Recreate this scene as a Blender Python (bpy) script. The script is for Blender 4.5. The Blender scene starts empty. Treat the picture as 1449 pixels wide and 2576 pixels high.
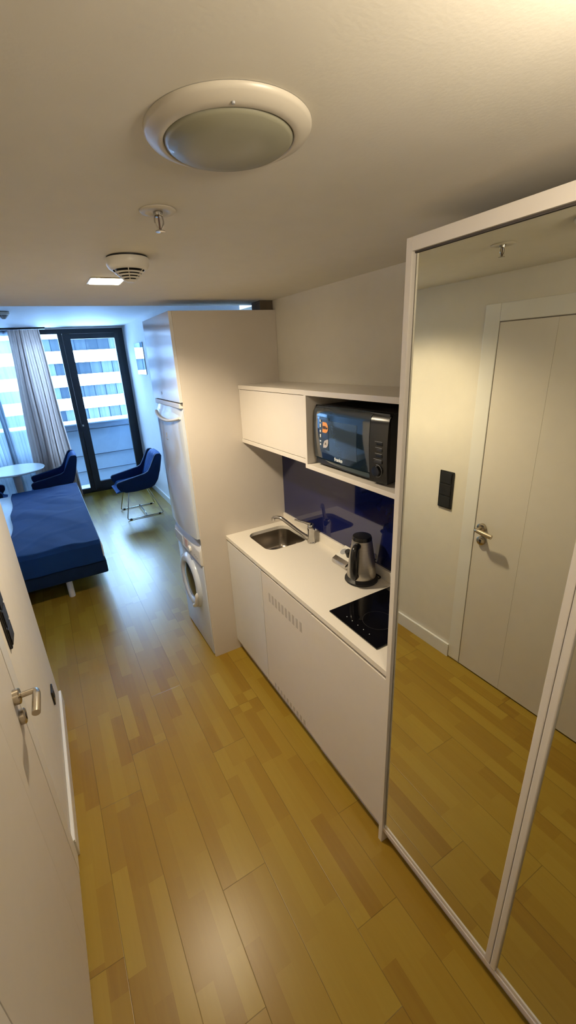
import bpy, bmesh, math, random
from mathutils import Vector, Matrix
random.seed(7)
PI = math.pi
sc = bpy.context.scene
COL = sc.collection

# ------------------------------------------------------------------ key sizes (metres)
XL, XT, XM, XB, XR = -0.28, 0.677, 0.869, 1.309, 1.36      # left wall, tall unit front, mirror, kitchen wall, room wall
YT, YP, YW = 2.29, 0.849, 7.156                            # tall unit side, wardrobe side, window wall
ZC, ZF = 2.237, 2.48                                       # hall ceiling, room ceiling
YCE = 2.555

# ------------------------------------------------------------------ materials
def nt_new(name):
    m = bpy.data.materials.new(name); m.use_nodes = True
    nt = m.node_tree
    return m, nt, nt.nodes['Principled BSDF']

def mat(name, col, rough=.5, metal=0., spec=.5, coat=0., var=.04, scale=14., bump=0., bscale=60., emis=None, estr=0., trans=0., sheen=0., stretch=None):
    m, nt, b = nt_new(name)
    N, L = nt.nodes, nt.links
    tc = N.new('ShaderNodeTexCoord'); mp = N.new('ShaderNodeMapping')
    L.new(tc.outputs['Object'], mp.inputs[0])
    if stretch: mp.inputs['Scale'].default_value = stretch
    nz = N.new('ShaderNodeTexNoise'); nz.inputs['Scale'].default_value = scale; nz.inputs['Detail'].default_value = 3
    L.new(mp.outputs[0], nz.inputs['Vector'])
    cr = N.new('ShaderNodeValToRGB')
    cr.color_ramp.elements[0].position = .3; cr.color_ramp.elements[1].position = .7
    cr.color_ramp.elements[0].color = tuple(max(0, c*(1-var)) for c in col)+(1,)
    cr.color_ramp.elements[1].color = tuple(min(1, c*(1+var)) for c in col)+(1,)
    L.new(nz.outputs['Fac'], cr.inputs[0]); L.new(cr.outputs[0], b.inputs['Base Color'])
    b.inputs['Roughness'].default_value = rough; b.inputs['Metallic'].default_value = metal
    b.inputs['Specular IOR Level'].default_value = spec; b.inputs['Coat Weight'].default_value = coat
    b.inputs['Coat Roughness'].default_value = .03
    if sheen: b.inputs['Sheen Weight'].default_value = sheen; b.inputs['Sheen Roughness'].default_value = .4
    if trans: b.inputs['Transmission Weight'].default_value = trans
    if emis: b.inputs['Emission Color'].default_value = emis+(1,); b.inputs['Emission Strength'].default_value = estr
    if bump:
        n2 = N.new('ShaderNodeTexNoise'); n2.inputs['Scale'].default_value = bscale; n2.inputs['Detail'].default_value = 4
        L.new(mp.outputs[0], n2.inputs['Vector'])
        bp = N.new('ShaderNodeBump'); bp.inputs['Strength'].default_value = bump; bp.inputs['Distance'].default_value = .01
        L.new(n2.outputs['Fac'], bp.inputs['Height']); L.new(bp.outputs[0], b.inputs['Normal'])
    return m

def see_through(name, tint, refl_ior=1.45, extra=None, extra_fac=0.):
    """thin pane: straight-through transparency with a Fresnel gloss"""
    m = bpy.data.materials.new(name); m.use_nodes = True
    nt = m.node_tree; N, L = nt.nodes, nt.links
    for n in list(N): N.remove(n)
    out = N.new('ShaderNodeOutputMaterial'); t = N.new('ShaderNodeBsdfTransparent'); g = N.new('ShaderNodeBsdfGlossy')
    fr = N.new('ShaderNodeFresnel'); fr.inputs['IOR'].default_value = refl_ior
    t.inputs[0].default_value = tint+(1,); g.inputs['Roughness'].default_value = .01
    mx = N.new('ShaderNodeMixShader'); L.new(fr.outputs[0], mx.inputs[0]); L.new(t.outputs[0], mx.inputs[1]); L.new(g.outputs[0], mx.inputs[2])
    L.new(mx.outputs[0], out.inputs[0])
    return m

def curtain_mat(name, col, opac, transl=.5, scale=40):
    m = bpy.data.materials.new(name); m.use_nodes = True
    nt = m.node_tree; N, L = nt.nodes, nt.links
    for n in list(N): N.remove(n)
    out = N.new('ShaderNodeOutputMaterial'); t = N.new('ShaderNodeBsdfTransparent')
    d = N.new('ShaderNodeBsdfDiffuse'); tr = N.new('ShaderNodeBsdfTranslucent')
    tc = N.new('ShaderNodeTexCoord'); mp = N.new('ShaderNodeMapping'); mp.inputs['Scale'].default_value = (6, 6, .3)
    nz = N.new('ShaderNodeTexNoise'); nz.inputs['Scale'].default_value = scale*.3
    L.new(tc.outputs['Object'], mp.inputs[0]); L.new(mp.outputs[0], nz.inputs['Vector'])
    cr = N.new('ShaderNodeValToRGB'); cr.color_ramp.elements[0].color = tuple(c*.82 for c in col)+(1,); cr.color_ramp.elements[1].color = col+(1,)
    L.new(nz.outputs['Fac'], cr.inputs[0]); L.new(cr.outputs[0], d.inputs[0]); L.new(cr.outputs[0], tr.inputs[0])
    m1 = N.new('ShaderNodeMixShader'); m1.inputs[0].default_value = transl; L.new(d.outputs[0], m1.inputs[1]); L.new(tr.outputs[0], m1.inputs[2])
    m2 = N.new('ShaderNodeMixShader'); m2.inputs[0].default_value = opac; L.new(t.outputs[0], m2.inputs[1]); L.new(m1.outputs[0], m2.inputs[2])
    L.new(m2.outputs[0], out.inputs[0])
    return m

def M_(nt, op, a, b=None, c=None):
    n = nt.nodes.new('ShaderNodeMath'); n.operation = op
    for i, v in enumerate((a, b, c)):
        if v is None: continue
        if isinstance(v, (int, float)): n.inputs[i].default_value = v
        else: nt.links.new(v, n.inputs[i])
    return n.outputs[0]

def floor_mat():
    m, nt, b = nt_new('oak_strip_laminate'); N, L = nt.nodes, nt.links
    tc = N.new('ShaderNodeTexCoord'); sp = N.new('ShaderNodeSeparateXYZ'); L.new(tc.outputs['Object'], sp.inputs[0])
    x, y = sp.outputs[0], sp.outputs[1]
    W, LEN = .187, 1.155
    bx = M_(nt, 'DIVIDE', M_(nt, 'SUBTRACT', .775+W*40, x), W)
    bi = M_(nt, 'FLOOR', bx); bf = M_(nt, 'FRACT', bx)              # board index grows to the left
    k3 = M_(nt, 'MODULO', M_(nt, 'ADD', bi, 3), 3)                   # three board offsets in turn
    # offsets: index 40 -> .66, 41 -> .445, 42 -> 1.015 ; 40 % 3 = 1
    is1 = M_(nt, 'COMPARE', k3, 1, .1); is2 = M_(nt, 'COMPARE', k3, 2, .1); is0 = M_(nt, 'COMPARE', k3, 0, .1)
    off = M_(nt, 'ADD', M_(nt, 'ADD', M_(nt, 'MULTIPLY', is1, .66), M_(nt, 'MULTIPLY', is2, .445)), M_(nt, 'MULTIPLY', is0, 1.015))
    by = M_(nt, 'DIVIDE', M_(nt, 'ADD', M_(nt, 'SUBTRACT', y, off), LEN*10), LEN)
    ji = M_(nt, 'FLOOR', by); jf = M_(nt, 'FRACT', by)
    sx = M_(nt, 'MULTIPLY', bx, 3); si = M_(nt, 'FLOOR', sx)
    w0 = N.new('ShaderNodeTexWhiteNoise'); w0.noise_dimensions = '2D'
    cb = N.new('ShaderNodeCombineXYZ'); L.new(si, cb.inputs[0]); L.new(ji, cb.inputs[1]); L.new(cb.outputs[0], w0.inputs['Vector'])
    # strip ends inside a board: length varies per strip
    so = M_(nt, 'MULTIPLY', w0.outputs[0], 1.0)
    sy = M_(nt, 'ADD', M_(nt, 'MULTIPLY', by, 3.3), M_(nt, 'MULTIPLY', so, 3.0))
    sj = M_(nt, 'FLOOR', sy)
    cb2 = N.new('ShaderNodeCombineXYZ'); L.new(si, cb2.inputs[0]); L.new(sj, cb2.inputs[1]); L.new(ji, cb2.inputs[2])
    w1 = N.new('ShaderNodeTexWhiteNoise'); w1.noise_dimensions = '3D'; L.new(cb2.outputs[0], w1.inputs['Vector'])
    # grain
    mp = N.new('ShaderNodeMapping'); mp.inputs['Scale'].default_value = (30, 1.6, 1); L.new(tc.outputs['Object'], mp.inputs[0])
    addv = N.new('ShaderNodeVectorMath'); addv.operation = 'ADD'; L.new(mp.outputs[0], addv.inputs[0])
    cb3 = N.new('ShaderNodeCombineXYZ'); L.new(M_(nt, 'MULTIPLY', w1.outputs[0], 37.), cb3.inputs[1]); L.new(cb3.outputs[0], addv.inputs[1])
    g = N.new('ShaderNodeTexNoise'); g.inputs['Scale'].default_value = 1.6; g.inputs['Detail'].default_value = 5; g.inputs['Distortion'].default_value = .8
    L.new(addv.outputs[0], g.inputs['Vector'])
    tone = M_(nt, 'ADD', M_(nt, 'MULTIPLY', w1.outputs[0], .72), M_(nt, 'MULTIPLY', g.outputs['Fac'], .40))
    cr = N.new('ShaderNodeValToRGB'); e = cr.color_ramp.elements
    e[0].position = .12; e[0].color = (.235, .128, .014, 1)
    e[1].position = 1.0; e[1].color = (.335, .218, .028, 1)
    e2 = cr.color_ramp.elements.new(.5); e2.color = (.285, .170, .018, 1)
    e3 = cr.color_ramp.elements.new(.28); e3.color = (.263, .150, .016, 1)
    L.new(tone, cr.inputs[0])
    # seams between boards and at board ends
    ex = M_(nt, 'MINIMUM', bf, M_(nt, 'SUBTRACT', 1., bf)); ey = M_(nt, 'MINIMUM', jf, M_(nt, 'SUBTRACT', 1., jf))
    dx = M_(nt, 'MULTIPLY', ex, W); dy = M_(nt, 'MULTIPLY', ey, LEN)
    d = M_(nt, 'MINIMUM', dx, dy)
    seam = N.new('ShaderNodeMapRange'); seam.inputs['From Min'].default_value = .0004; seam.inputs['From Max'].default_value = .0016
    seam.inputs['To Min'].default_value = .50; seam.inputs['To Max'].default_value = 1; L.new(d, seam.inputs[0])
    mx = N.new('ShaderNodeMix'); mx.data_type = 'RGBA'; mx.blend_type = 'MULTIPLY'; mx.inputs[0].default_value = 1
    L.new(cr.outputs[0], mx.inputs[6]); L.new(seam.outputs[0], mx.inputs[7])
    L.new(mx.outputs[2], b.inputs['Base Color'])
    b.inputs['Roughness'].default_value = .31; b.inputs['Specular IOR Level'].default_value = .30
    bp = N.new('ShaderNodeBump'); bp.inputs['Strength'].default_value = .25; bp.inputs['Distance'].default_value = .002
    L.new(seam.outputs[0], bp.inputs['Height']); L.new(bp.outputs[0], b.inputs['Normal'])
    return m

def brushed(name, col, rough=.28, stretch=(1, 1, 60)):
    return mat(name, col, rough=rough, metal=1., var=.10, scale=8, bump=.03, bscale=20, stretch=stretch)

WALL = mat('cream_wall_paint', (.72, .68, .60), .75, var=.015, bump=.05, bscale=180)
ROOMWALL = mat('white_wall_paint', (.86, .87, .88), .55, var=.015, bump=.04, bscale=180)
CEIL = mat('ceiling_paint', (.72, .69, .61), .85, var=.015, bump=.03, bscale=150)
FLOOR = floor_mat()
WHITE = mat('white_laminate', (.70, .655, .60), .38, var=.01)
WHITEG = mat('white_gloss_laminate', (.70, .70, .70), .09, var=.01)
PANELM = mat('beige_white_panel', (.62, .57, .51), .45, var=.01)
EDGE = mat('edge_banding', (.72, .64, .52), .5, var=.01)
PLINTH = mat('plinth_board', (.64, .58, .56), .5, var=.02)
TRIM = mat('white_gloss_trim', (.76, .75, .72), .3, var=.01)
DOOR = mat('door_lacquer', (.70, .655, .59), .42, var=.012)
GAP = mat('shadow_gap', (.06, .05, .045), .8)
WORKTOP = mat('speckled_worktop', (.78, .74, .67), .32, var=.035, scale=420)
NAVYG = mat('navy_back_painted_glass', (.006, .010, .075), .05, var=.05, coat=.5)
STEEL = brushed('brushed_steel', (.46, .43, .38), .33)
SINKST = brushed('sink_steel', (.42, .38, .33), .25, (1, 1, 30))
CHROME = mat('chrome', (.52, .51, .50), .08, metal=1., var=.02)
ALUS = brushed('polished_aluminium', (.66, .64, .62), .22, (1, 1, 1))
NICKEL = brushed('satin_nickel', (.50, .44, .35), .24, (1, 1, 1))
BLACK = mat('black_plastic', (.008, .008, .009), .22, var=.1)
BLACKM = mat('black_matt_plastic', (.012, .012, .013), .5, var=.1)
BGLASS = mat('black_glass', (.003, .003, .004), .04, var=.05, spec=.6)
MWDOOR = mat('smoked_mirror_glass', (.012, .022, .034), .05, var=.04, spec=1., coat=1.)
MWWIN = mat('smoked_window_mesh', (.045, .065, .085), .09, var=.05, spec=.8, coat=1., scale=300)
MIRROR = mat('mirror_silver', (.87, .88, .77), .0, metal=1., var=0.)
WMIRROR = mat('wall_mirror_silver', (.86, .93, .96), .01, metal=1., var=0.)
APPL = mat('white_enamel', (.58, .65, .76), .16, var=.01, coat=.3)
APPL2 = mat('white_moulded_plastic', (.72, .72, .72), .35, var=.01)
GREYP = mat('grey_plastic', (.33, .34, .36), .4, var=.03)
DARKGL = mat('washer_glass', (.03, .035, .04), .06, var=.1, coat=.6)
NAVYF = mat('navy_velvet', (.003, .019, .062), .8, var=.12, scale=9, bump=.25, bscale=350, spec=.2)
BLUEF = mat('blue_velvet', (.012, .072, .240), .75, var=.1, scale=9, bump=.25, bscale=350, spec=.2)
RUNF = mat('royal_blue_runner_cloth', (.004, .030, .108), .8, var=.08, scale=6, bump=.3, bscale=260, spec=.2)
BEDF = mat('navy_bed_base_cloth', (.003, .014, .040), .85, var=.1, bump=.3, bscale=300, spec=.2)
SHEET = mat('white_cotton', (.74, .78, .80), .8, var=.02, bump=.15, bscale=30)
LAMPG = mat('frosted_lamp_glass', (.27, .265, .195), .42, var=.03, coat=.15)
PLASTW = mat('white_plastic', (.74, .72, .66), .35, var=.015)
PLASTY = mat('yellowed_white_plastic', (.56, .52, .44), .35, var=.015)
LEDM = mat('lit_diffuser', (1, 1, .95), .4, emis=(1, .90, .70), estr=26.)
ALU = mat('anthracite_frame', (.009, .018, .027), .42, var=.06)
PANE = see_through('window_glass', (.93, .97, .98), 1.35)
DRAPE = curtain_mat('taupe_drape_cloth', (.56, .44, .38), 1., .42)
SHEER = curtain_mat('white_voile', (.50, .60, .70), .80, .5)
TABLE = mat('pale_table_laminate', (.70, .74, .74), .3, var=.015)
TABLELEG = mat('warm_grey_table_column', (.52, .47, .43), .4, var=.02)
BALC = mat('pale_blue_grey_balcony_panel', (.34, .42, .50), .65, var=.03)
BALF = mat('balcony_floor_tile', (.50, .50, .48), .7, var=.05, scale=5)
RAIL = mat('grey_parapet_cap', (.20, .24, .30), .5, var=.03)
BAND = mat('white_facade_panel', (.92, .92, .92), .8, var=.01, scale=.4)
ORANGE = mat('orange_sticker', (.80, .32, .05), .4, var=.05)
SILVLBL = mat('silver_sticker', (.50, .46, .44), .35, var=.05)
CLEARLBL = mat('smoky_label_film', (.035, .05, .065), .15, var=.1)
PRINT = mat('white_print', (.75, .80, .82), .5, var=.01)
DPRINT = mat('dark_print', (.05, .05, .06), .5, var=.01)
PINK = mat('faded_pink_sticker', (.62, .42, .38), .5, var=.25, scale=90)
BROWN = mat('brown_duct_box', (.13, .10, .07), .8, var=.1)
BULB = mat('dark_glass_bulb', (.10, .06, .05), .1, var=.1)
CASTLEG = mat('white_leg_paint', (.76, .76, .74), .4, var=.01)

# ------------------------------------------------------------------ mesh building
class MB:
    def __init__(s): s.bm = bmesh.new()
    def merge(s, b2):
        me = bpy.data.meshes.new('tmp'); b2.to_mesh(me); b2.free(); s.bm.from_mesh(me); bpy.data.meshes.remove(me); return s
    def box(s, x0, x1, y0, y1, z0, z1, bev=0., seg=2):
        b = bmesh.new(); bmesh.ops.create_cube(b, size=1)
        for v in b.verts:
            v.co = Vector(((x0+x1)/2+v.co.x*(x1-x0), (y0+y1)/2+v.co.y*(y1-y0), (z0+z1)/2+v.co.z*(z1-z0)))
        if bev: bmesh.ops.bevel(b, geom=b.edges[:], offset=bev, segments=seg, profile=.5, affect='EDGES')
        return s.merge(b)
    def prism(s, pts, lo, hi, axis='y', bev=0.):
        """pts: outline in the two other axes (order x,z for y; y,z for x; x,y for z)"""
        b = bmesh.new()
        def P(a, c, h): return {'y': (a, h, c), 'x': (h, a, c), 'z': (a, c, h)}[axis]
        va = [b.verts.new(P(a, c, lo)) for a, c in pts]; vb = [b.verts.new(P(a, c, hi)) for a, c in pts]
        n = len(pts); b.faces.new(va); b.faces.new(vb)
        for i in range(n): b.faces.new((va[i], va[(i+1) % n], vb[(i+1) % n], vb[i]))
        bmesh.ops.recalc_face_normals(b, faces=b.faces[:])
        if bev: bmesh.ops.bevel(b, geom=b.edges[:], offset=bev, segments=3, profile=.5, affect='EDGES')
        return s.merge(b)
    def lathe(s, prof, c=(0, 0, 0), axis='z', seg=48, close=True):
        """prof: (radius, height) along the axis"""
        b = bmesh.new(); rings = []
        def P(r, h, a):
            u, v = r*math.cos(a), r*math.sin(a)
            q = {'z': (u, v, h), 'x': (h, u, v), 'y': (u, h, v)}[axis]
            return (q[0]+c[0], q[1]+c[1], q[2]+c[2])
        for r, h in prof:
            if r < 1e-6: rings.append([b.verts.new(P(0, h, 0))])
            else: rings.append([b.verts.new(P(r, h, 2*PI*i/seg)) for i in range(seg)])
        for A, B in zip(rings, rings[1:]):
            for i in range(seg):
                j = (i+1) % seg
                if len(A) == 1 and len(B) == 1: continue
                if len(A) == 1: b.faces.new((A[0], B[i], B[j]))
                elif len(B) == 1: b.faces.new((A[i], A[j], B[0]))
                else: b.faces.new((A[i], A[j], B[j], B[i]))
        if close:
            for R in (rings[0], rings[-1]):
                if len(R) > 2: b.faces.new(R)
        bmesh.ops.recalc_face_normals(b, faces=b.faces[:])
        return s.merge(b)
    def tube(s, pts, r, seg=12, cap=True, radii=None):
        b = bmesh.new(); pts = [Vector(p) for p in pts]; n = len(pts); prev = None; rings = []
        for i, p in enumerate(pts):
            t = (pts[min(i+1, n-1)]-pts[max(i-1, 0)]).normalized()
            if prev is None:
                a = Vector((0, 0, 1)) if abs(t.z) < .9 else Vector((1, 0, 0)); u = t.cross(a).normalized()
            else: u = (prev-t*prev.dot(t)).normalized()
            prev = u; w = t.cross(u); rr = radii[i] if radii else r
            rings.append([b.verts.new(p+u*rr*math.cos(2*PI*k/seg)+w*rr*math.sin(2*PI*k/seg)) for k in range(seg)])
        for A, B in zip(rings, rings[1:]):
            for k in range(seg): b.faces.new((A[k], A[(k+1) % seg], B[(k+1) % seg], B[k]))
        if cap: b.faces.new(rings[0]); b.faces.new(rings[-1])
        bmesh.ops.recalc_face_normals(b, faces=b.faces[:])
        return s.merge(b)
    def grid(s, nu, nv, f):
        b = bmesh.new(); V = [[b.verts.new(f(i/nu, j/nv)) for j in range(nv+1)] for i in range(nu+1)]
        for i in range(nu):
            for j in range(nv): b.faces.new((V[i][j], V[i+1][j], V[i+1][j+1], V[i][j+1]))
        return s.merge(b)
    def warp(s, n, f):
        """surface of a cube grid [-1,1]^3 mapped through f"""
        b = bmesh.new(); nx, ny, nz = n; cache = {}
        def V(i, j, k):
            if (i, j, k) not in cache: cache[(i, j, k)] = b.verts.new(f(2*i/nx-1, 2*j/ny-1, 2*k/nz-1))
            return cache[(i, j, k)]
        for k in (0, nz):
            for i in range(nx):
                for j in range(ny): b.faces.new((V(i, j, k), V(i+1, j, k), V(i+1, j+1, k), V(i, j+1, k)))
        for j in (0, ny):
            for i in range(nx):
                for k in range(nz): b.faces.new((V(i, j, k), V(i+1, j, k), V(i+1, j, k+1), V(i, j, k+1)))
        for i in (0, nx):
            for j in range(ny):
                for k in range(nz): b.faces.new((V(i, j, k), V(i, j+1, k), V(i, j+1, k+1), V(i, j, k+1)))
        bmesh.ops.recalc_face_normals(b, faces=b.faces[:])
        return s.merge(b)
    def build(s, name, m, parent=None, smooth=False, origin=None, angle=None):
        """meshes are drawn in world coordinates; a part's local frame is its thing's"""
        off = Vector((0, 0, 0))
        if parent is not None:
            p = parent
            while p is not None: off += p.location; p = p.parent
        else:
            if origin is None:
                xs = [v.co.x for v in s.bm.verts]; ys = [v.co.y for v in s.bm.verts]; zs = [v.co.z for v in s.bm.verts]
                origin = ((min(xs)+max(xs))/2, (min(ys)+max(ys))/2, min(zs))
            off = Vector(origin)
        for v in s.bm.verts: v.co -= off
        me = bpy.data.meshes.new(name); s.bm.to_mesh(me); s.bm.free()
        me.materials.append(m)
        if smooth or angle:
            for p in me.polygons: p.use_smooth = True
            me.set_sharp_from_angle(angle=math.radians(angle or 40))
        o = bpy.data.objects.new(name, me); COL.objects.link(o)
        if parent is not None: o.parent = parent
        else: o.location = off
        return o

def rrect(cx, cy, hx, hy, r, n=8):
    pts = []
    for sx, sy, a0 in ((1, 1, 0), (-1, 1, 90), (-1, -1, 180), (1, -1, 270)):
        for i in range(n+1):
            a = math.radians(a0+90*i/n)
            pts.append((cx+sx*(hx-r)+r*math.cos(a), cy+sy*(hy-r)+r*math.sin(a)))
    return pts

def bend(pts, r, n=6):
    """round the corners of a polyline"""
    P = [Vector(p) for p in pts]; out = [P[0]]
    for a, b, c in zip(P, P[1:], P[2:]):
        u = (a-b); v = (c-b); k = min(r, u.length*.45, v.length*.45); u.normalize(); v.normalize()
        p0, p1 = b+u*k, b+v*k
        for i in range(n+1):
            t = i/n; out.append(p0*(1-t)**2+b*2*t*(1-t)+p1*t*t)
    out.append(P[-1]); return out

def thing(name, label, cat, loc, group=None, rz=0.):
    o = bpy.data.objects.new(name, None); COL.objects.link(o); o.location = loc; o.rotation_euler = (0, 0, rz)
    o.empty_display_size = .05
    return tag(o, label, cat, group)
def tag(o, label, cat, group=None):
    o['label'] = label; o['category'] = cat
    if group: o['group'] = group
    return o
def struct(o): o['kind'] = 'structure'; return o
def part(o, label): o['label'] = label; return o

def text(name, body, size, m, parent, pos, rot, extrude=.0004, bold=0.):
    c = bpy.data.curves.new(name, 'FONT'); c.body = body; c.size = size; c.extrude = extrude; c.align_x = 'CENTER'; c.align_y = 'CENTER'; c.offset = bold
    t = bpy.data.objects.new(name, c); COL.objects.link(t); bpy.context.view_layer.update()
    me = bpy.data.meshes.new_from_object(t.evaluated_get(bpy.context.evaluated_depsgraph_get()))
    bpy.data.objects.remove(t); bpy.data.curves.remove(c)
    me.materials.clear(); me.materials.append(m)
    o = bpy.data.objects.new(name, me); COL.objects.link(o)
    off = Vector((0, 0, 0)); p = parent
    while p is not None: off += p.location; p = p.parent
    o.parent = parent
    R = Matrix([[rot[j][i] for j in range(3)] for i in range(3)]).to_4x4()   # rot: three world axes for text x, y, normal
    me.transform(Matrix.Translation(Vector(pos)-off) @ R)
    return o
FACE_NX = (Vector((0, -1, 0)), Vector((0, 0, 1)), Vector((-1, 0, 0)))       # text read on a face that looks towards -x

# ------------------------------------------------------------------ the shell
XW = -2.6   # left end of the bedroom
struct(MB().box(XW-.1, 1.6, -1.4, YW+.12, -.1, 0).build('floor', FLOOR, origin=(0, 0, 0)))
b = MB().box(XL-.1, 1.6, -1.4, 2.3, ZC, ZC+.12).box(XW, 1.6, 2.3, YCE, ZC, ZF+.02)
struct(b.build('ceiling', CEIL))
struct(MB().box(XW-.1, 1.6, YCE, YW+.12, ZF, ZF+.12).build('ceiling', ROOMWALL))
# left partition of the hall with a door opening
DY0, DY1, DZ = .56, 1.364, 2.026
b = MB().box(XL-.1, XL, -1.4, DY0, 0, ZC).box(XL-.1, XL, DY1, 2.425, 0, ZC).box(XL-.1, XL, DY0, DY1, DZ, ZC)
struct(b.build('wall_left', WALL))
struct(MB().box(XB, 1.6, -1.4, 2.88, 0, ZC).build('wall_right', WALL))
struct(MB().box(XR, 1.6, 2.88, YW, 0, ZF).build('wall_right', ROOMWALL))
struct(MB().box(XL-.1, 1.6, -1.5, -1.4, 0, ZC).build('wall_back', WALL))
struct(MB().box(XW-.1, XW, 2.3, YW, 0, ZF).box(XW, XL-.1, 2.3, 2.425, 0, ZC-.0005).build('wall_left', ROOMWALL))
struct(MB().box(XW-.1, 1.6, YW-.02, YW+.1, 2.462, ZF).box(XW-.1, -2.3, YW-.02, YW+.1, 0, 2.462).build('wall_front', ROOMWALL))
struct(MB().box(1.225, XB-.001, YT+.03, YCE-.13, ZC-.052, ZC-.001).build('trim_1', BROWN))

# baseboards
def skirting(name, x0, x1, y0, y1, h=.095):
    b = MB().box(x0, x1, y0, y1, 0.001, h-.012).box(x0, x1, y0, y1, h-.012, h, .004)
    return struct(b.build(name, TRIM))
skirting('baseboard_left', XL+.0005, XL+.016, 1.4475, 2.425)
skirting('baseboard_left', XL+.0005, XL+.016, -1.39, DY0-.085)
skirting('baseboard_right', XR-.016, XR-.0005, 2.885, YW-.03)

# hall door in the left wall
dr = bpy.data.objects.new('door_1', None); COL.objects.link(dr); dr.location = (XL, DY0, 0); struct(dr)
dr['label'] = 'white hall door with brass-toned lever, seen edge-on at left and in the mirror'
gy = 1.095
b = MB().box(XL-.05, XL+.0055, DY0+.0015, DY1-.0015, .010, DZ-.002)
b.box(XL+.005, XL+.0075, DY0+.0015, gy-.0006, .010, DZ-.002).box(XL+.005, XL+.0075, gy+.0006, DY1-.0015, .010, DZ-.002)
b.build('door_leaf', DOOR, dr)
b = MB().box(XL, XL+.009, DY1+.003, DY1+.083, .008, DZ+.083, .003).box(XL, XL+.009, DY0-.083, DY0-.003, .008, DZ+.083, .003)
b.box(XL, XL+.0092, DY0-.003, DY1+.003, DZ+.003, DZ+.083, .003)
b.build('door_casing', TRIM, dr)
MB().box(XL-.05, XL+.0045, DY1-.0012, DY1+.004, .0, DZ+.005).box(XL-.05, XL+.0045, DY0-.004, DY0+.0012, .0, DZ+.005).box(XL-.05, XL+.0045, DY0+.0012, DY1-.0012, DZ-.0015, DZ+.005).build('door_seal', mat('taupe_door_seal', (.20, .175, .15), .7), dr)
b = MB().lathe([(0, 0), (.025, 0), (.0255, .016), (.022, .019), (0, .019)], (XL+.0075, 1.318, .974), 'x', 40)
hb = bend([(XL+.02, 1.318, .974), (XL+.070, 1.318, .974), (XL+.072, 1.300, .974), (XL+.068, 1.222, .964)], .012)
b.tube(hb, .0095, 14, radii=[.0090+.0035*i/(len(hb)-1) for i in range(len(hb))])
b.build('door_handle', NICKEL, dr, angle=50)
b = MB().lathe([(0, 0), (.025, 0), (.0255, .014), (.022, .017), (0, .017)], (XL+.0075, 1.312, .898), 'x', 40)
lk = b.build('lock_rosette', NICKEL, dr, angle=50)
MB().lathe([(0, 0), (.007, 0), (.007, .0012), (0, .0012)], (XL+.0247, 1.312, .901), 'x', 20).box(XL+.0247, XL+.0262, 1.3095, 1.3145, .884, .90).build('keyhole', BLACKM, lk)
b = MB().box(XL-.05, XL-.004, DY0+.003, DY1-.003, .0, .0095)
b.build('under_door_shade', BLACKM, dr)  # black strip added as the shadow line under the door

# switch plates on the left wall
t = thing('light_switch', 'tall black switch plate on the left wall beside the door', 'switch', (XL, 1.582, 1.015))
MB().box(XL, XL+.010, 1.534, 1.630, 1.015, 1.243, .003).build('switch_plate', BLACK, t)
for z0 in (1.025, 1.098, 1.171):
    MB().box(XL+.010, XL+.0135, 1.544, 1.620, z0, z0+.064, .0015).build('rocker', BLACKM, t)
t = thing('wall_socket', 'small black wall socket low on the left wall near its end', 'socket', (XL, 2.155, .25))
MB().box(XL, XL+.009, 2.115, 2.197, .250, .332, .003).build('socket_plate', BLACK, t)
MB().lathe([(.021, 0), (.021, .002), (.019, .002), (.018, -.003), (0, -.003)], (XL+.0092, 2.156, .291), 'x', 32, close=False).build('socket_well', BLACKM, t)

# ------------------------------------------------------------------ window wall and balcony
w = bpy.data.objects.new('window_1', None); COL.objects.link(w); w.location = (-.4, YW, 0); struct(w)
y0, y1 = YW-.02, YW+.06
b = MB().box(-2.3, .45, y0, y1, 2.40, 2.462, .003).box(-2.3, .45, y0, y1, 0, .07, .003)
for xx in (-2.3, -1.42, -.53): b.box(xx, xx+.07, y0, y1, .07, 2.40, .003)
b.build('window_frame', ALU, w)
MB().box(-2.24, .47, YW+.018, YW+.024, .07, 2.40).build('window_pane', PANE, w)
d = bpy.data.objects.new('door_2', None); COL.objects.link(d); d.location = (.9, YW, 0); struct(d)
b = MB().box(.445, .505, y0-.002, y1, 0, 2.462, .003).box(1.29, XR, y0-.002, y1, 0, 2.462, .003).box(.50, 1.30, y0-.002, y1, 2.40, 2.462, .003).box(.45, 1.3, y0-.002, y1, 0, .035, .003)
b.build('door_frame', ALU, d)
b = MB().box(.508, .61, y0-.014, y1-.02, .036, 2.398, .004).box(1.225, 1.292, y0-.014, y1-.02, .036, 2.398, .004)
b.box(.60, 1.235, y0-.012, y1-.021, 2.325, 2.397, .004).box(.60, 1.235, y0-.012, y1-.021, .037, .165, .004)
b.build('door_sash', ALU, d)
MB().box(.60, 1.235, YW+.010, YW+.016, .16, 2.33).build('door_pane', PANE, d)
MB().box(.515, .54, y0-.024, y0-.014, 1.07, 1.10, .003).build('door_lock', CHROME, d)

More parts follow.
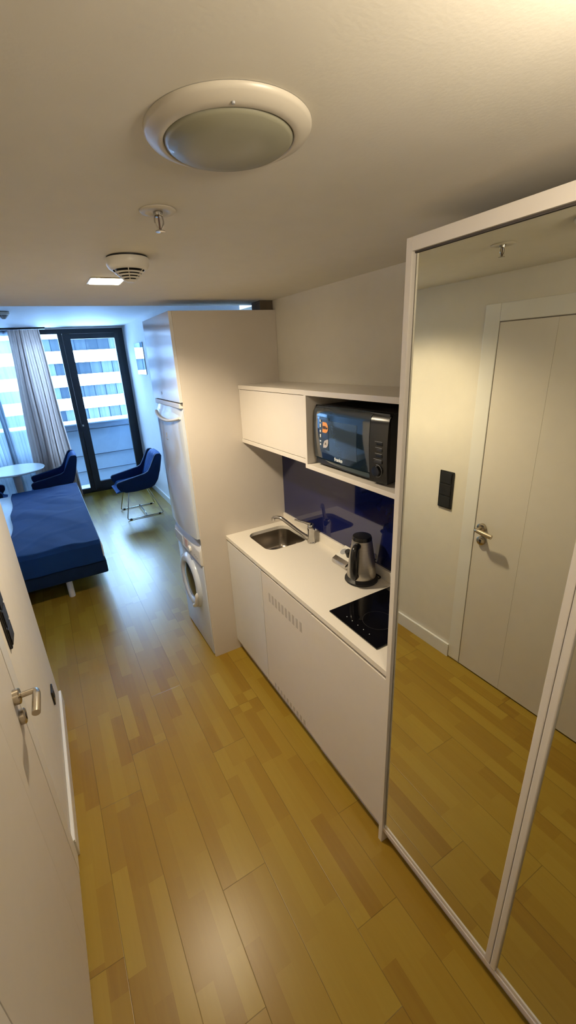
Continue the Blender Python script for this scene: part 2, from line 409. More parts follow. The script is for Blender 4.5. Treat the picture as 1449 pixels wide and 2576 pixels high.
# balcony
struct(MB().box(XW-.1, 2.2, YW+.11, 7.9, -.1, -.02).build('balcony_floor', BALF))
b = MB()
for z0, z1, yy in ((-.02, .232, 7.80), (.232, .508, 7.79), (.508, .95, 7.78)):
    b.box(XW-.1, 2.2, yy, 7.9, z0, z1-.012)
    b.box(XW-.1, 2.2, yy-.012, 7.9, z1-.010, z1)
struct(b.build('wall_parapet', BALC))
for z_, yy in ((.2195, 7.797), (.4955, 7.787), (.938, 7.772)): struct(MB().box(XW-.1, 2.2, yy, 7.81, z_-.012, z_).build('trim_parapet_shade', mat('parapet_shade_line', (.10, .13, .17), .8)))  # darker strips under the lips, shade lines put in as colour
struct(MB().box(XW-.1, 2.2, 7.73, 7.95, 1.03, 1.05).build('trim_parapet_top', BALC))
struct(MB().box(XW-.1, 2.2, 7.745, 7.94, .95, 1.03, .005).build('trim_parapet_cap', RAIL))
struct(MB().box(1.36, 1.6, YW+.11, 7.9, -.02, 2.6).build('wall_balcony_side', BALC))

# building over the street, each storey 2.8 m
def curtain_glass():
    m, nt, b = nt_new('far_windows_with_curtains'); N, L = nt.nodes, nt.links
    tc = N.new('ShaderNodeTexCoord'); sp = N.new('ShaderNodeSeparateXYZ'); L.new(tc.outputs['Object'], sp.inputs[0])
    mp = N.new('ShaderNodeMapping'); mp.inputs['Scale'].default_value = (2.2, 1, .05); L.new(tc.outputs['Object'], mp.inputs[0])
    nz = N.new('ShaderNodeTexNoise'); nz.inputs['Scale'].default_value = 1.6; nz.inputs['Detail'].default_value = 4; L.new(mp.outputs[0], nz.inputs['Vector'])
    cell = M_(nt, 'FLOOR', M_(nt, 'DIVIDE', sp.outputs[0], 1.35)); row = M_(nt, 'FLOOR', M_(nt, 'DIVIDE', sp.outputs[2], 2.8))
    cb = N.new('ShaderNodeCombineXYZ'); L.new(cell, cb.inputs[0]); L.new(row, cb.inputs[1])
    wn = N.new('ShaderNodeTexWhiteNoise'); wn.noise_dimensions = '2D'; L.new(cb.outputs[0], wn.inputs['Vector'])
    v = M_(nt, 'MULTIPLY', wn.outputs[0], M_(nt, 'ADD', nz.outputs['Fac'], .15))
    cr = N.new('ShaderNodeValToRGB'); cr.color_ramp.elements[0].color = (.002, .006, .011, 1); cr.color_ramp.elements[1].color = (.045, .056, .056, 1)
    cr.color_ramp.elements[1].position = .75
    mu = M_(nt, 'GREATER_THAN', M_(nt, 'FRACT', M_(nt, 'DIVIDE', sp.outputs[0], 1.35)), .075)
    L.new(M_(nt, 'MULTIPLY', v, mu), cr.inputs[0]); L.new(cr.outputs[0], b.inputs['Base Color']); b.inputs['Roughness'].default_value = .4; b.inputs['Specular IOR Level'].default_value = .08
    return m
t = thing('apartment_building', 'white banded apartment building with rows of curtained windows across the street', 'building', (0, 60, -30))
FACG = curtain_glass()
for k in range(-8, 6):
    zt = 5.22+2.8*k       # top of the glazing strip
    MB().box(-60, 60, 59.7, 61, zt-2.8+.03, zt-1.39).build('facade_band', BAND, t)
    MB().box(-60, 60, 60.2, 61, zt-1.39, zt+.03).build('window_strip', FACG, t)

# ------------------------------------------------------------------ curtains
def cloth(y, x0t, x1t, x0b, x1b, zt, zb, folds, amp, ph=0., n=260, rnd=0.):
    random.seed(int(folds*10+ph*7)); jit = [random.uniform(-rnd, rnd) for _ in range(int(folds)+3)]
    def f(u, v):
        z = zt+(zb-zt)*v; x = (x0t+(x0b-x0t)*v)+((x1t+(x1b-x1t)*v)-(x0t+(x0b-x0t)*v))*u
        c = u*folds; a = amp*(.5+.6*v)*(1+jit[int(c)])
        return (x+.3*a*math.sin(4*PI*c+ph)+.006*math.sin(9*v+c), y+a*math.sin(2*PI*c+ph+.5*math.sin(2.5*v+c))+.01*math.sin(14*u+5*v), z)
    return MB().grid(n, 24, f)
o = cloth(6.95, -.16, .215, -.30, .30, 2.455, .03, 7, .055, .4, rnd=.5).build('drape', DRAPE, smooth=True)
tag(o, 'gathered taupe drape hanging beside the balcony door', 'curtain')
o = cloth(7.085, -2.25, -.05, -2.3, .02, 2.455, .03, 26, .022, 1.1, n=620, rnd=.4).build('sheer_curtain', SHEER, smooth=True)
tag(o, 'sheer white voile curtain covering the window behind the round table', 'curtain')
o = MB().box(-2.3, .30, 6.93, 7.10, 2.458, 2.479, .003).build('curtain_track', ALU)
tag(o, 'slim dark curtain track on the ceiling above the window', 'curtain track')

# ------------------------------------------------------------------ wall mirror in the room
t = thing('wall_mirror', 'small frameless wall mirror on the right wall reflecting the building', 'mirror', (XR, 6.17, 1.79))
MB().box(XR-.008, XR-.001, 5.925, 6.43, 1.79, 2.20, .001).build('backing_board', GREYP, t)
MB().box(XR-.0095, XR-.008, 5.927, 6.428, 1.792, 2.198).build('mirror_glass', WMIRROR, t)

# ------------------------------------------------------------------ chairs
def lerp_tab(tab, s):
    for (a, A), (b_, B) in zip(tab, tab[1:]):
        if s <= b_:
            t_ = (s-a)/(b_-a); t_ = t_*t_*(3-2*t_) if False else t_
            return tuple(p+(q-p)*t_ for p, q in zip(A, B))
    return tab[-1][1]
def make_chair(label):
    root = thing('tub_chair', label, 'chair', (0, 0, 0), 'blue velvet tub chairs around the round table')
    side = [(-.245, .405), (-.285, .455), (-.290, .505), (-.268, .528), (.085, .590), (.130, .612), (.165, .665), (.238, .795), (.262, .818), (.312, .818), (.332, .795),
            (.322, .74), (.285, .60), (.240, .48), (.190, .415), (.130, .385), (-.05, .372), (-.19, .378)]
    for s in (-1, 1):
        y_in, y_out = (.205, .252) if s > 0 else (-.252, -.205)
        o = MB().prism(side, y_in, y_out, 'y', .011).build('side_panel', NAVYF, root, angle=35)
    # seat cushion: long channels running front to back
    def seat(u, v, w):
        x = -.05+u*.205; y = v*.207
        if w > 0:
            z = .452+.016*abs(math.sin(PI*(v+1)*3.5))*(1 if abs(v) < .999 else 0) + .012*u - .05*max(0, -u-.8)/.2
            z -= .012*(abs(v)**6)
        else: z = .385
        if w > 0 and u < -.95: x -= .0
        x -= .035*max(0, 1-abs(w))*(u < -.9)
        return (x-.016, y, z if abs(w) > .99 else .385+(z_top(u, v)-.385)*(w+1)/2)
    def z_top(u, v): return .452+.016*abs(math.sin(PI*(v+1)*3.5))+.012*u-.05*max(0, -u-.8)/.2-.012*(abs(v)**6)
    MB().warp((22, 56, 4), seat).build('seat', BLUEF, root, angle=60)
    # backrest: upright channels, rounded at the top
    def back(u, v, w):
        h = (w+1)/2
        z = .44+h*.385-.020*(abs(v)**4)*h
        xc = .145+.135*h**1.1+.02*h*h
        y = v*.206
        if u < 0: x = xc-.022-.012*abs(math.sin(PI*(v+1)*3.5))*min(1, (1-h)*8+.15)
        else: x = xc+.045
        x = xc+.01+(x-xc-.01)*(1-.45*max(0, h-.93)/.07) if abs(u) > .9 else xc+.01
        return (x, y, z)
    MB().warp((4, 56, 24), back).build('backrest', BLUEF, root, angle=60)
    # outer shell under the seat and behind the back
    shell = [(-.235, .385), (-.19, .374), (-.05, .368), (.130, .380), (.190, .410), (.240, .475), (.285, .60), (.322, .74), (.326, .80), (.300, .80), (.255, .62), (.205, .50), (.15, .44), (-.235, .42)]
    MB().prism(shell, -.204, .204, 'y', .006).build('shell', NAVYF, root, angle=35)
    r = .0065
    for s in (-1, 1):
        yb, yt = s*.245, s*.17
        pts = bend([(-.145, yt, .372), (-.235, yb, r+.004), (.245, yb, r+.004), (.105, yt, .372)], .03, 6)
        MB().tube(pts, r, 12).build('leg', CHROME, root, smooth=True)
        for xx in (-.19, .19): MB().lathe([(r, -.016), (r+.004, -.014), (r+.004, .014), (r, .016)], (xx, yb, r+.004), 'x', 16).build('foot_clip', BLACKM, root, smooth=True)
    MB().tube(bend([(.02, -.244, .012), (.02, -.21, .045), (.02, .21, .045), (.02, .244, .012)], .03), .0065, 12).build('crossbar', CHROME, root, smooth=True)
    for xx in (-.145, .105): MB().tube([(xx, -.17, .368), (xx, .17, .368)], .006).build('seat_rail', CHROME, root, smooth=True)
    return root
chair = make_chair('blue velvet tub chair on chrome sled legs standing alone in front of the balcony door')
def dup(root, loc, rz, label):
    r = root.copy(); COL.objects.link(r); r.location = loc; r.rotation_euler = (0, 0, rz); r['label'] = label
    for c in list(root.children):
        k = c.copy(); COL.objects.link(k); k.parent = r
    return r
dup(chair, (-.035, 6.44, 0), 0., 'blue velvet tub chair between the round table and the foot of the bed')
dup(chair, (-.93, 6.20, 0), PI, 'blue velvet tub chair left of the round table, mostly hidden')
chair.location = (.93, 5.665, 0)

# ------------------------------------------------------------------ round table
t = thing('round_table', 'round pale pedestal table in front of the sheer curtain', 'table', (-.46, 6.23, 0))
TX, TY = -.46, 6.23
MB().lathe([(0, .715), (.33, .715), (.345, .722), (.352, .731), (.345, .74), (0, .74)], (TX, TY, 0), 'z', 72).build('table_top', TABLE, t, angle=30)
MB().lathe([(.030, .012), (.034, .05), (.048, .70), (.060, .715)], (TX, TY, 0), 'z', 36).build('column', TABLELEG, t, smooth=True)
MB().lathe([(0, 0), (.21, 0), (.215, .006), (.20, .012), (.04, .018), (0, .018)], (TX, TY, 0), 'z', 56).build('base', TABLELEG, t, angle=40)

# ------------------------------------------------------------------ bed
BX0, BX1, BY0, BY1 = -1.85, .222, 3.62, 5.84
t = thing('bed', 'double bed with navy upholstered base and white bedding', 'bed', (-.8, 4.73, 0))
MB().box(BX0, BX1, BY0, BY1, .215, .335, .012, 3).build('bed_base', BEDF, t, angle=40)
def mt(u, v, w):
    px, py = (BX1-BX0)/2-.004, (BY1-BY0)/2-.03
    def s_(a): return math.copysign(1-(1-min(1, abs(a)))**1.0, a)
    x = (BX0+BX1)/2+u*px; y = (BY0+BY1)/2+v*py; z = .425+w*.085
    ed = max(abs(u), 0)
    if abs(w) > .6: x -= math.copysign(.022*((abs(w)-.6)/.4)**2*(abs(u) > .97), u); y -= math.copysign(.022*((abs(w)-.6)/.4)**2*(abs(v) > .97), v)
    if w > .99: z += .004*math.sin(x*9+y*4)+.003*math.sin(y*13-x*5)
    return (x, y, z)
MB().warp((60, 60, 8), mt).build('mattress', SHEET, t, smooth=True, angle=70)
for (lx, ly) in ((-.11, 3.775), (-.11, 5.68), (-1.7, 3.775), (-1.7, 5.68)):
    MB().lathe([(0, 0), (.024, 0), (.026, .004), (.027, .215), (0, .215)], (lx, ly, 0), 'z', 28).build('leg', CASTLEG, t, angle=40)
MB().box(BX0-.08, BX0-.002, BY0-.02, BY1+.02, .05, 1.05, .02, 3).build('headboard', BEDF, t, angle=40)
# runner across the foot of the bed, hanging down both long sides
def runner(u, v):
    x = -.505+u*(.205+.505)
    path = [(-.0, (BY0-.006, .338)), (.07, (BY0+.002, .50)), (.085, (BY0+.03, .524)), (.93, (BY1-.03, .524)), (.945, (BY1-.002, .50)), (1., (BY1+.006, .338))]
    y, z = lerp_tab(path, v)
    wr = 0
    if .085 < v < .93:
        wr = .008*math.sin(7*x+9*v+2*math.sin(11*v))+.003*max(0, math.sin(30*v-14*x+2*math.sin(5*x)))**6+.0025*max(0, math.sin(19*v+11*x+1.3))**8+.004*math.sin(23*v+17*x)+.010*math.exp(-((x+.45)/.06)**2)*(1+math.sin(26*v))/2
        wr += .012*math.exp(-((v-.78)/.03)**2-((x-.0)/.07)**2)+.010*math.exp(-((v-.73)/.012)**2-((x+.05)/.1)**2)
    else:
        y += (.006*math.sin(15*x)+.003*math.sin(37*x))*(-1 if v < .5 else 1)*.6
    x += .010*math.sin(20*v)*(1-u)+.02*(1-u)*math.sin(5*v)
    return (x, y, z+max(wr, -.002))
o = MB().grid(70, 200, runner).build('bed_runner', RUNF, smooth=True)
md = o.modifiers.new('thick', 'SOLIDIFY'); md.thickness = .006; md.offset = 1
tag(o, 'royal blue bed runner draped across the foot of the white bed', 'bed runner')

# ------------------------------------------------------------------ tall unit with fridge and washer
UY0, UY1 = YT, 2.872
t = thing('tall_cabinet', 'tall white cabinet housing the fridge above the washing machine', 'cabinet', (1., 2.58, 0))
sd = MB().box(XT+.020, XB-.001, UY0, UY0+.018, 0, 2.184, .0008).build('side_panel', PANELM, t)
MB().box(XT+.0185, XT+.020, UY0, UY0+.018, 0, 2.184).build('edge_strip', EDGE, sd)
MB().box(XT+.020, XB+.045, UY1-.018, UY1, 0, 2.184, .0008).build('side_panel', WHITE, t)
MB().box(XT+.022, XB-.001, UY0+.018, UY1-.018, 2.166, 2.184).build('top_panel', WHITE, t)
MB().box(XT+.030, XB-.001, UY0+.018, UY1-.018, .868, .884).build('shelf', WHITE, t)
MB().box(XT+.030, XB-.001, UY0+.018, UY1-.018, 1.722, 1.738).build('shelf', WHITE, t)
dd = MB().box(XT, XT+.018, UY0+.002, UY1-.002, 1.725, 2.184, .001).build('door', WHITEG, t)
MB().lathe([(0, 0), (.009, 0), (.009, .002), (.006, .0015), (0, .0015)], (XT-.0018, 2.645, 1.762), 'x', 24).build('finger_hole', GREYP, dd, smooth=True)

FY0, FY1 = UY0+.022, UY1-.022
t = thing('fridge', 'tall white fridge built into the upper part of the tall cabinet', 'fridge', (1., 2.58, .887))
MB().box(XT+.05, XB-.03, FY0, FY1, .887, 1.690, .004).build('fridge_body', APPL, t)
def fdoor(u, v, w):
    y = (FY0+FY1)/2+v*(FY1-FY0)/2; z = 1.291+w*.399
    bulge = .022*(1-v*v)**.7 if abs(v) < 1 else 0
    x = XT+.047 if u > 0 else XT+.002-bulge
    if u <= 0 and w > .86:                       # grip rebate along the bowed top edge
        k = (w-.86)/.14; x += (.022*k)
    return (x, y, z)
fd = MB().warp((1, 40, 30), fdoor).build('fridge_door', APPL, t, angle=40)
pts = [(XT-.0-.026*(1-v*v)**.7-.004 if abs(v) < 1 else XT-.004, (FY0+FY1)/2+v*(FY1-FY0)/2*.985, 1.640-.030*(1-v*v)) for v in [i/14-1 for i in range(29)]]
MB().tube(pts, .0075, 12).build('handle', APPL2, fd, smooth=True)
MB().box(XT+.001, XT+.047, FY0+.002, FY1-.002, 1.690, 1.7185, .004).build('door_top_cap', APPL2, fd)
b = MB()
for z0, z1 in ((1.500, 1.5015), (1.5255, 1.527)): b.box(XT-.0215, XT-.0195, 2.590, 2.606, z0, z1)
b.box(XT-.0215, XT-.0195, 2.590, 2.5915, 1.500, 1.527).box(XT-.0215, XT-.0195, 2.6045, 2.606, 1.500, 1.527)
for i in range(6): b.box(XT-.0215, XT-.0195, 2.578+i*.0068, 2.5825+i*.0068, 1.483, 1.491)
b.build('badge', GREYP, fd)

t = thing('washing_machine', 'white front-loading washing machine under the built-in fridge', 'washing machine', (1., 2.58, 0))
WY0, WY1 = UY0+.020, UY1-.020
MB().box(XT+.012, XB-.06, WY0, WY1, .012, .70, .006).build('washer_body', APPL, t, angle=40)
MB().prism([(XT+.012, .70), (XT+.002, .71), (XT+.004, .80), (XT+.022, .838), (XB-.06, .842), (XB-.06, .70)], WY0, WY1, 'y', .004).build('control_panel', APPL2, t, angle=40)
MB().box(XT-.001, XT+.006, 2.665, 2.84, .722, .792, .004).build('detergent_drawer', APPL, t)
MB().lathe([(0, 0), (.021, 0), (.024, .014), (0, .016)], (XT-.012, 2.50, .758), 'x', 28).build('dial', APPL2, t, angle=40)
MB().box(XT+.0005, XT+.003, 2.56, 2.615, .735, .795).build('sticker', PINK, t)
for yy in (2.36, 2.39, 2.42): MB().lathe([(0, 0), (.005, 0), (.005, .004), (0, .004)], (XT-.001, yy, .745), 'x', 14).build('button', GREYP, t)
cy, cz = 2.60, .470
dr2 = MB().lathe([(.134, .010), (.136, -.012), (.150, -.022), (.172, -.025), (.194, -.018), (.203, .000), (.203, .012)], (XT+.008, cy, cz), 'x', 64, close=False).build('porthole_door', APPL, t, smooth=True, angle=60)
MB().lathe([(.136, -.006), (.125, -.012), (.100, -.018), (.05, -.024), (0, -.025)], (XT+.008, cy, cz), 'x', 56, close=False).build('porthole_glass', DARKGL, dr2, smooth=True, angle=60)
a0 = math.radians(-62)
pts = [(XT-.020, cy+.180*math.cos(a), cz+.180*math.sin(a)) for a in [math.radians(185+i*5) for i in range(14)]]
MB().tube(pts, .013, 10, radii=[.006]+[.014]*12+[.008]).build('door_handle', APPL2, dr2, smooth=True)
MB().box(XT+.03, XT+.05, WY0+.01, WY1-.01, 0, .012).build('plinth', GREYP, t)

# ------------------------------------------------------------------ base units, worktop, sink
XC = .86
def base_door(b, ya, yb, x=XC+.004): return b.box(x, x+.018, ya+.0015, yb-.0015, .085, .842, .001)
def base_unit(ya, yb, label, vents=False, m=WHITE, x=XC+.004):
    t = thing('base_cabinet', label, 'cabinet', ((x+XB)/2, (ya+yb)/2, 0), 'white base cabinets under the worktop')
    b = MB().box(x+.020, XB-.002, ya+.001, ya+.017, .09, .848).box(x+.020, XB-.002, yb-.017, yb-.001, .09, .848).box(x+.020, XB-.002, ya+.017, yb-.017, .09, .106)
    b.build('carcass', WHITE, t)
    d_ = base_door(MB(), ya, yb, x).build('door', m, t)
    if vents:
        for z0, z1 in ((.686, .742), (.094, .126)):
            for i in range(10):
                yc = yb-.085-i*.0345
                MB().box(x-.0006, x+.002, yc-.0095, yc+.0095, z0, z1).build('vent_slot', GAPV, d_)
    MB().box(x+.034, x+.050, ya+.001, yb-.001, 0, .088).build('plinth', PLINTH, t)
    return t
GAPV = mat('recessed_vent_grey', (.47, .43, .39), .6)
base_unit(1.818, YT-.001, 'glossy white base cabinet under the sink beside the tall cabinet', False, WHITEG)
base_unit(1.326, 1.818, 'white base cabinet with two rows of vent slots in its door', True, WHITE)
base_unit(YP+.001, 1.326, 'white base cabinet under the hob next to the mirrored wardrobe', False, WHITE, XC+.001)

# worktop with a real sink cut-out
SX, SY, SHX, SHY = 1.118, 2.075, .142, .150
hole = rrect(SX, SY, SHX, SHY, .062, 8)
def slab_with_hole(x0, x1, ya, yb, z0, z1, hole):
    b = bmesh.new(); outer = [(x1, yb), (x0, yb), (x0, ya), (x1, ya)]
    for z in (z0, z1):
        ov = [b.verts.new((p[0], p[1], z)) for p in outer]; hv = [b.verts.new((p[0], p[1], z)) for p in hole]
        n = len(hole)//4
        for q in range(4):
            seg_ = hv[q*n:(q+1)*n]
            for i in range(n-1): b.faces.new((ov[q], seg_[i], seg_[i+1]))
            b.faces.new((ov[q], seg_[-1], hv[((q+1)*n) % len(hv)], ov[(q+1) % 4]))
        if z == z0: o0, h0 = ov, hv
    for i in range(4): b.faces.new((o0[i], o0[(i+1) % 4], ov[(i+1) % 4], ov[i]))
    for i in range(len(hv)): b.faces.new((h0[i], h0[(i+1) % len(hv)], hv[(i+1) % len(hv)], hv[i]))
    bmesh.ops.recalc_face_normals(b, faces=b.faces[:])
    return b
t = thing('worktop', 'speckled white worktop with a low upstand along the wall', 'worktop', (1.08, 1.57, .858))
MB().merge(slab_with_hole(XC, XB-.001, YP+.001, YT-.001, .858, .880, hole)).build('worktop_slab', WORKTOP, t)
MB().box(XB-.019, XB-.001, YP+.001, YT-.001, .8801, .936, .001).build('upstand', WORKTOP, t)
MB().box(XC+.016, XC+.030, YP+.001, YT-.001, .8485, .858).build('shadow_rail', PLINTH, t)

t = thing('sink', 'small undermounted rectangular steel sink in the worktop', 'sink', (SX, SY, .72))
b = bmesh.new(); rings = []
for hx, hy, r_, z in ((SHX+.004, SHY+.004, .064, .8575), (SHX+.003, SHY+.003, .063, .853), (SHX-.002, SHY-.002, .060, .80), (SHX-.008, SHY-.008, .055, .745), (SHX-.022, SHY-.022, .045, .728), (SHX-.06, SHY-.06, .03, .724), (.03, .03, .0299, .722)):
    rings.append([b.verts.new((p[0], p[1], z)) for p in rrect(SX, SY, hx, hy, r_, 8)])
for A, B in zip(rings, rings[1:]):
    for i in range(len(A)): b.faces.new((A[i], A[(i+1) % len(A)], B[(i+1) % len(A)], B[i]))
b.faces.new(rings[-1]); bmesh.ops.recalc_face_normals(b, faces=b.faces[:])
o = MB().merge(b).build('bowl', SINKST, t, smooth=True, angle=60)
MB().lathe([(0, .7225), (.026, .7225), (.028, .7245), (.020, .7255), (.018, .7235), (0, .7235)], (SX, SY, 0), 'z', 32).build('drain', CHROME, t, smooth=True)

t = thing('kitchen_tap', 'chrome single-lever mixer tap with a long spout over the sink', 'tap', (1.245, 1.885, .88))
MB().lathe([(0, .88), (.024, .88), (.024, .886), (.0215, .888), (.0215, .955), (.0225, .957), (.0225, .990), (.018, .997), (0, .998)], (1.245, 1.885, 0), 'z', 40).build('tap_body', CHROME, t, angle=40)
sp = bend([(1.238, 1.895, .905), (1.205, 1.955, .935), (1.150, 2.055, 1.000), (1.135, 2.082, 1.008), (1.118, 2.112, .998)], .03, 6)
MB().tube(sp, .0105, 16).lathe([(0, 0), (.0125, 0), (.0125, .018), (0, .018)], (1.117, 2.113, .978), 'z', 24).build('spout', CHROME, t, smooth=True, angle=60)
MB().tube([(1.245, 1.885, .996), (1.225, 1.925, 1.002), (1.195, 1.985, 1.006)], .005, 10, radii=[.011, .007, .005]).build('lever', CHROME, t, smooth=True)

# splashback and hob
o = MB().box(XB-.007, XB-.0008, YP+.001, YT-.001, .9365, 1.452, .0005).build('splashback', NAVYG)
tag(o, 'glossy navy glass splashback between the worktop and the wall cabinets', 'splashback')
t = thing('hob', 'black glass electric hob set into the worktop by the wardrobe', 'hob', (1.09, 1.10, .88))
MB().box(.910, 1.275, .955, 1.253, .8802, .886, .001).build('hob_glass', BGLASS, t)
RING = mat('hob_ring_print', (.03, .03, .032), .3)
for cx_, r_ in ((1.005, .062), (1.175, .078)):
    MB().lathe([(r_, 0), (r_+.0015, 0), (r_+.0015, .0003), (r_, .0003)], (cx_+.03, 1.085, .886), 'z', 60, close=False).build('cooking_zone', RING, t)
for i in range(5): MB().lathe([(0, 0), (.0018, 0), (.0018, .0004), (0, .0004)], (.945, 1.035+.035*i, .886), 'z', 12).build('touch_control', PRINT, t)

# ------------------------------------------------------------------ wall cabinets
t = thing('wall_cabinet', 'white wall cabinet with a flap door above the sink', 'cabinet', (1.17, 1.93, 1.457), 'white wall cabinets above the worktop')
UX = 1.031
ya, yb = 1.586, YT-.001
b = MB().box(UX, XB-.001, ya, yb, 1.768, 1.790, .001).box(UX, XB-.001, ya, yb, 1.457, 1.479, .001).box(UX+.004, XB-.001, ya, ya+.016, 1.479, 1.768).box(UX+.004, XB-.001, yb-.014, yb, 1.479, 1.768).box(XB-.008, XB-.001, ya+.016, yb-.014, 1.479, 1.768)
b.build('carcass', WHITE, t)
MB().box(UX+.001, UX+.019, ya+.002, yb-.012, 1.4815, 1.7655, .001).build('door', WHITE, t)
t = thing('open_wall_cabinet', 'open white wall niche framing the black microwave', 'cabinet', (1.17, 1.22, 1.44), 'white wall cabinets above the worktop')
ya, yb = YP+.001, 1.584
UX2 = UX-.006
b = MB().box(UX2, XB-.001, ya, yb, 1.768, 1.790, .001).box(UX2, XB-.001, ya, yb, 1.440, 1.460, .001).box(UX2, XB-.001, yb-.016, yb, 1.460, 1.768, .001).box(UX2, XB-.001, ya, ya+.016, 1.460, 1.768, .001)
b.build('frame', WHITE, t)
MB().box(XB-.010, XB-.001, ya+.016, yb-.016, 1.460, 1.768).build('back_panel', BLACKM, t)  # back coloured black to stand for the shade inside the niche

# microwave
t = thing('microwave', 'black microwave oven with mirrored door inside the open wall cabinet', 'microwave', (1.17, 1.30, 1.460))
MX, MY0, MY1, MZ0, MZ1 = 1.052, 1.082, 1.540, 1.468, 1.728
YS_ = 1.168
MB().box(MX+.006, XB-.020, MY0+.004, MY1-.004, MZ0+.004, MZ1-.002, .004).build('microwave_body', BLACKM, t, angle=40)
def face(ya, yb, z0, z1, bulge_top=True):
    """front panel whose top edge rolls back, bottom edge bows forward"""
    b = bmesh.new(); n, mz = 24, 12; G = []
    for i in range(n+1):
        y = ya+(yb-ya)*i/n; row = []
        s = (y-MY0)/(MY1-MY0); bow = .016*(1-(2*s-1)**2)
        for j in range(mz+1):
            h = j/mz; z = z0+(z1-z0)*h
            x = MX-bow*.8-.006*math.sin(PI*h)+(.020*((h-.88)/.12)**2 if h > .88 else 0)
            row.append((x, y, z))
        G.append(row)
    V = [[b.verts.new(p) for p in r] for r in G]; Wb = [[b.verts.new((MX+.008, p[1], p[2])) for p in r] for r in G]
    for i in range(n):
        for j in range(mz):
            b.faces.new((V[i][j], V[i][j+1], V[i+1][j+1], V[i+1][j]))
    for i in range(n):
        for (j) in (0, mz): b.faces.new((V[i][j], V[i+1][j], Wb[i+1][j], Wb[i][j]))
    for j in range(mz):
        for i in (0, n): b.faces.new((V[i][j], V[i][j+1], Wb[i][j+1], Wb[i][j]))
    bmesh.ops.recalc_face_normals(b, faces=b.faces[:]); return MB().merge(b)
def mfx(y, h=.5):
    s = (y-MY0)/(MY1-MY0); return MX-.016*(1-(2*s-1)**2)*.8-.006*math.sin(PI*h)+(.020*((h-.88)/.12)**2 if h > .88 else 0)
md_ = face(YS_+.001, MY1, MZ0+.030, MZ1).build('microwave_door', MWDOOR, t, smooth=True, angle=50)
ctl = face(MY0, YS_-.001, MZ0+.004, MZ1).build('control_panel', BLACK, t, smooth=True, angle=50)
def lower(u, v):
    y = YS_+(MY1-YS_)*u; s = (y-MY0)/(MY1-MY0); k = 1-((y-YS_-.02)/(MY1-YS_))**2
    return (MX-.014*(1-(2*s-1)**2)-.004+.010*v, y, MZ0+.032-.020*max(0, k)*v)
MB().grid(24, 6, lower).build('door_lip', CHROMEB := mat('blue_tinted_black_trim', (.05, .09, .12), .12, metal=.7), md_, smooth=True)
MB().box(MX+.004, MX+.02, YS_, MY1, MZ0+.003, MZ0+.03, .002).build('lower_front', BLACKM, t)
def patch(ya, yb, za, zb, e, n=14):
    def f(u, v):
        y = ya+(yb-ya)*u; z = za+(zb-za)*v; h = (z-MZ0-.03)/(MZ1-MZ0-.03)
        return (mfx(y, h)-e, y, z)
    return MB().grid(n, 10, f)
patch(1.236, 1.488, MZ0+.062, MZ1-.055, .0006).build('door_window', MWWIN, md_, smooth=True)
patch(1.415, 1.490, 1.545, 1.683, .0012).build('energy_label', CLEARLBL, md_, smooth=True)
b = bmesh.new()
def curved_blob(pts, e):
    b = bmesh.new(); vs = [b.verts.new((mfx(y, (z-MZ0-.03)/(MZ1-MZ0-.03))-e, y, z)) for y, z in pts]; b.faces.new(vs); bmesh.ops.recalc_face_normals(b, faces=b.faces[:]); return MB().merge(b)
pts = [(1.462, 1.664), (1.462, 1.620), (1.440, 1.619)]+[(1.440-.022*math.sin(a), 1.641-.022*math.cos(a)) for a in [i*PI/10 for i in range(1, 8)]]+[(1.432, 1.664)]
part(curved_blob(pts, .0022).build('orange_label', ORANGE, md_), 'orange printed power label')
pts = [(1.460, 1.553), (1.458, 1.568), (1.448, 1.584), (1.430, 1.592), (1.418, 1.594), (1.418, 1.580), (1.424, 1.566), (1.436, 1.556)]
part(curved_blob(pts, .0022).build('silver_label', SILVLBL, md_), 'silver leaf-shaped label')
text('label_text', '800w', .018, DPRINT, md_, (mfx(1.440)-.003, 1.441, 1.641), FACE_NX, bold=.0003)
text('label_text', 'A', .015, DPRINT, md_, (mfx(1.440)-.003, 1.438, 1.573), FACE_NX)
for z0, h_ in ((1.662, .010), (1.640, .014), (1.618, .010), (1.596, .014), (1.577, .006), (1.562, .008)): MB().box(mfx(1.478)-.003, mfx(1.478)-.0018, 1.474, 1.4815, z0, z0+h_).build('label_icon', PRINT, md_)
text('brand_text', 'franko', .021, PRINT, md_, (mfx(1.360, .08)-.0012, 1.352, MZ0+.048), FACE_NX, bold=.0006)
for k, z0 in enumerate((1.612, 1.590, 1.568, 1.546)):
    MB().box(mfx(1.12)-.001, mfx(1.12)+.006, 1.103, 1.149, z0, z0+.012, .002).build('button', BLACKM if k % 2 else GREYB if False else BLACK, ctl)
for z0 in (1.6265, 1.6045, 1.5825, 1.5605): MB().box(mfx(1.12)-.0015, mfx(1.12)+.002, 1.105, 1.147, z0, z0+.0012).build('button_print', GREYP, ctl)
MB().lathe([(0, -.010), (.019, -.009), (.021, .004), (0, .004)], (mfx(1.126), 1.126, 1.517), 'x', 36).build('dial', BLACK, ctl, angle=40)
MB().lathe([(.0225, 0), (.0238, 0), (.0238, .0006), (.0225, .0006)], (mfx(1.126)+.001, 1.126, 1.517), 'x', 44, close=False).build('dial_ring', GREYP, ctl)
for xa in (MX+.03, XB-.06):
    for ya_ in (MY0+.03, MY1-.06): MB().box(xa, xa+.03, ya_, ya_+.03, 1.4602, MZ0+.006).build('foot', BLACKM, t)

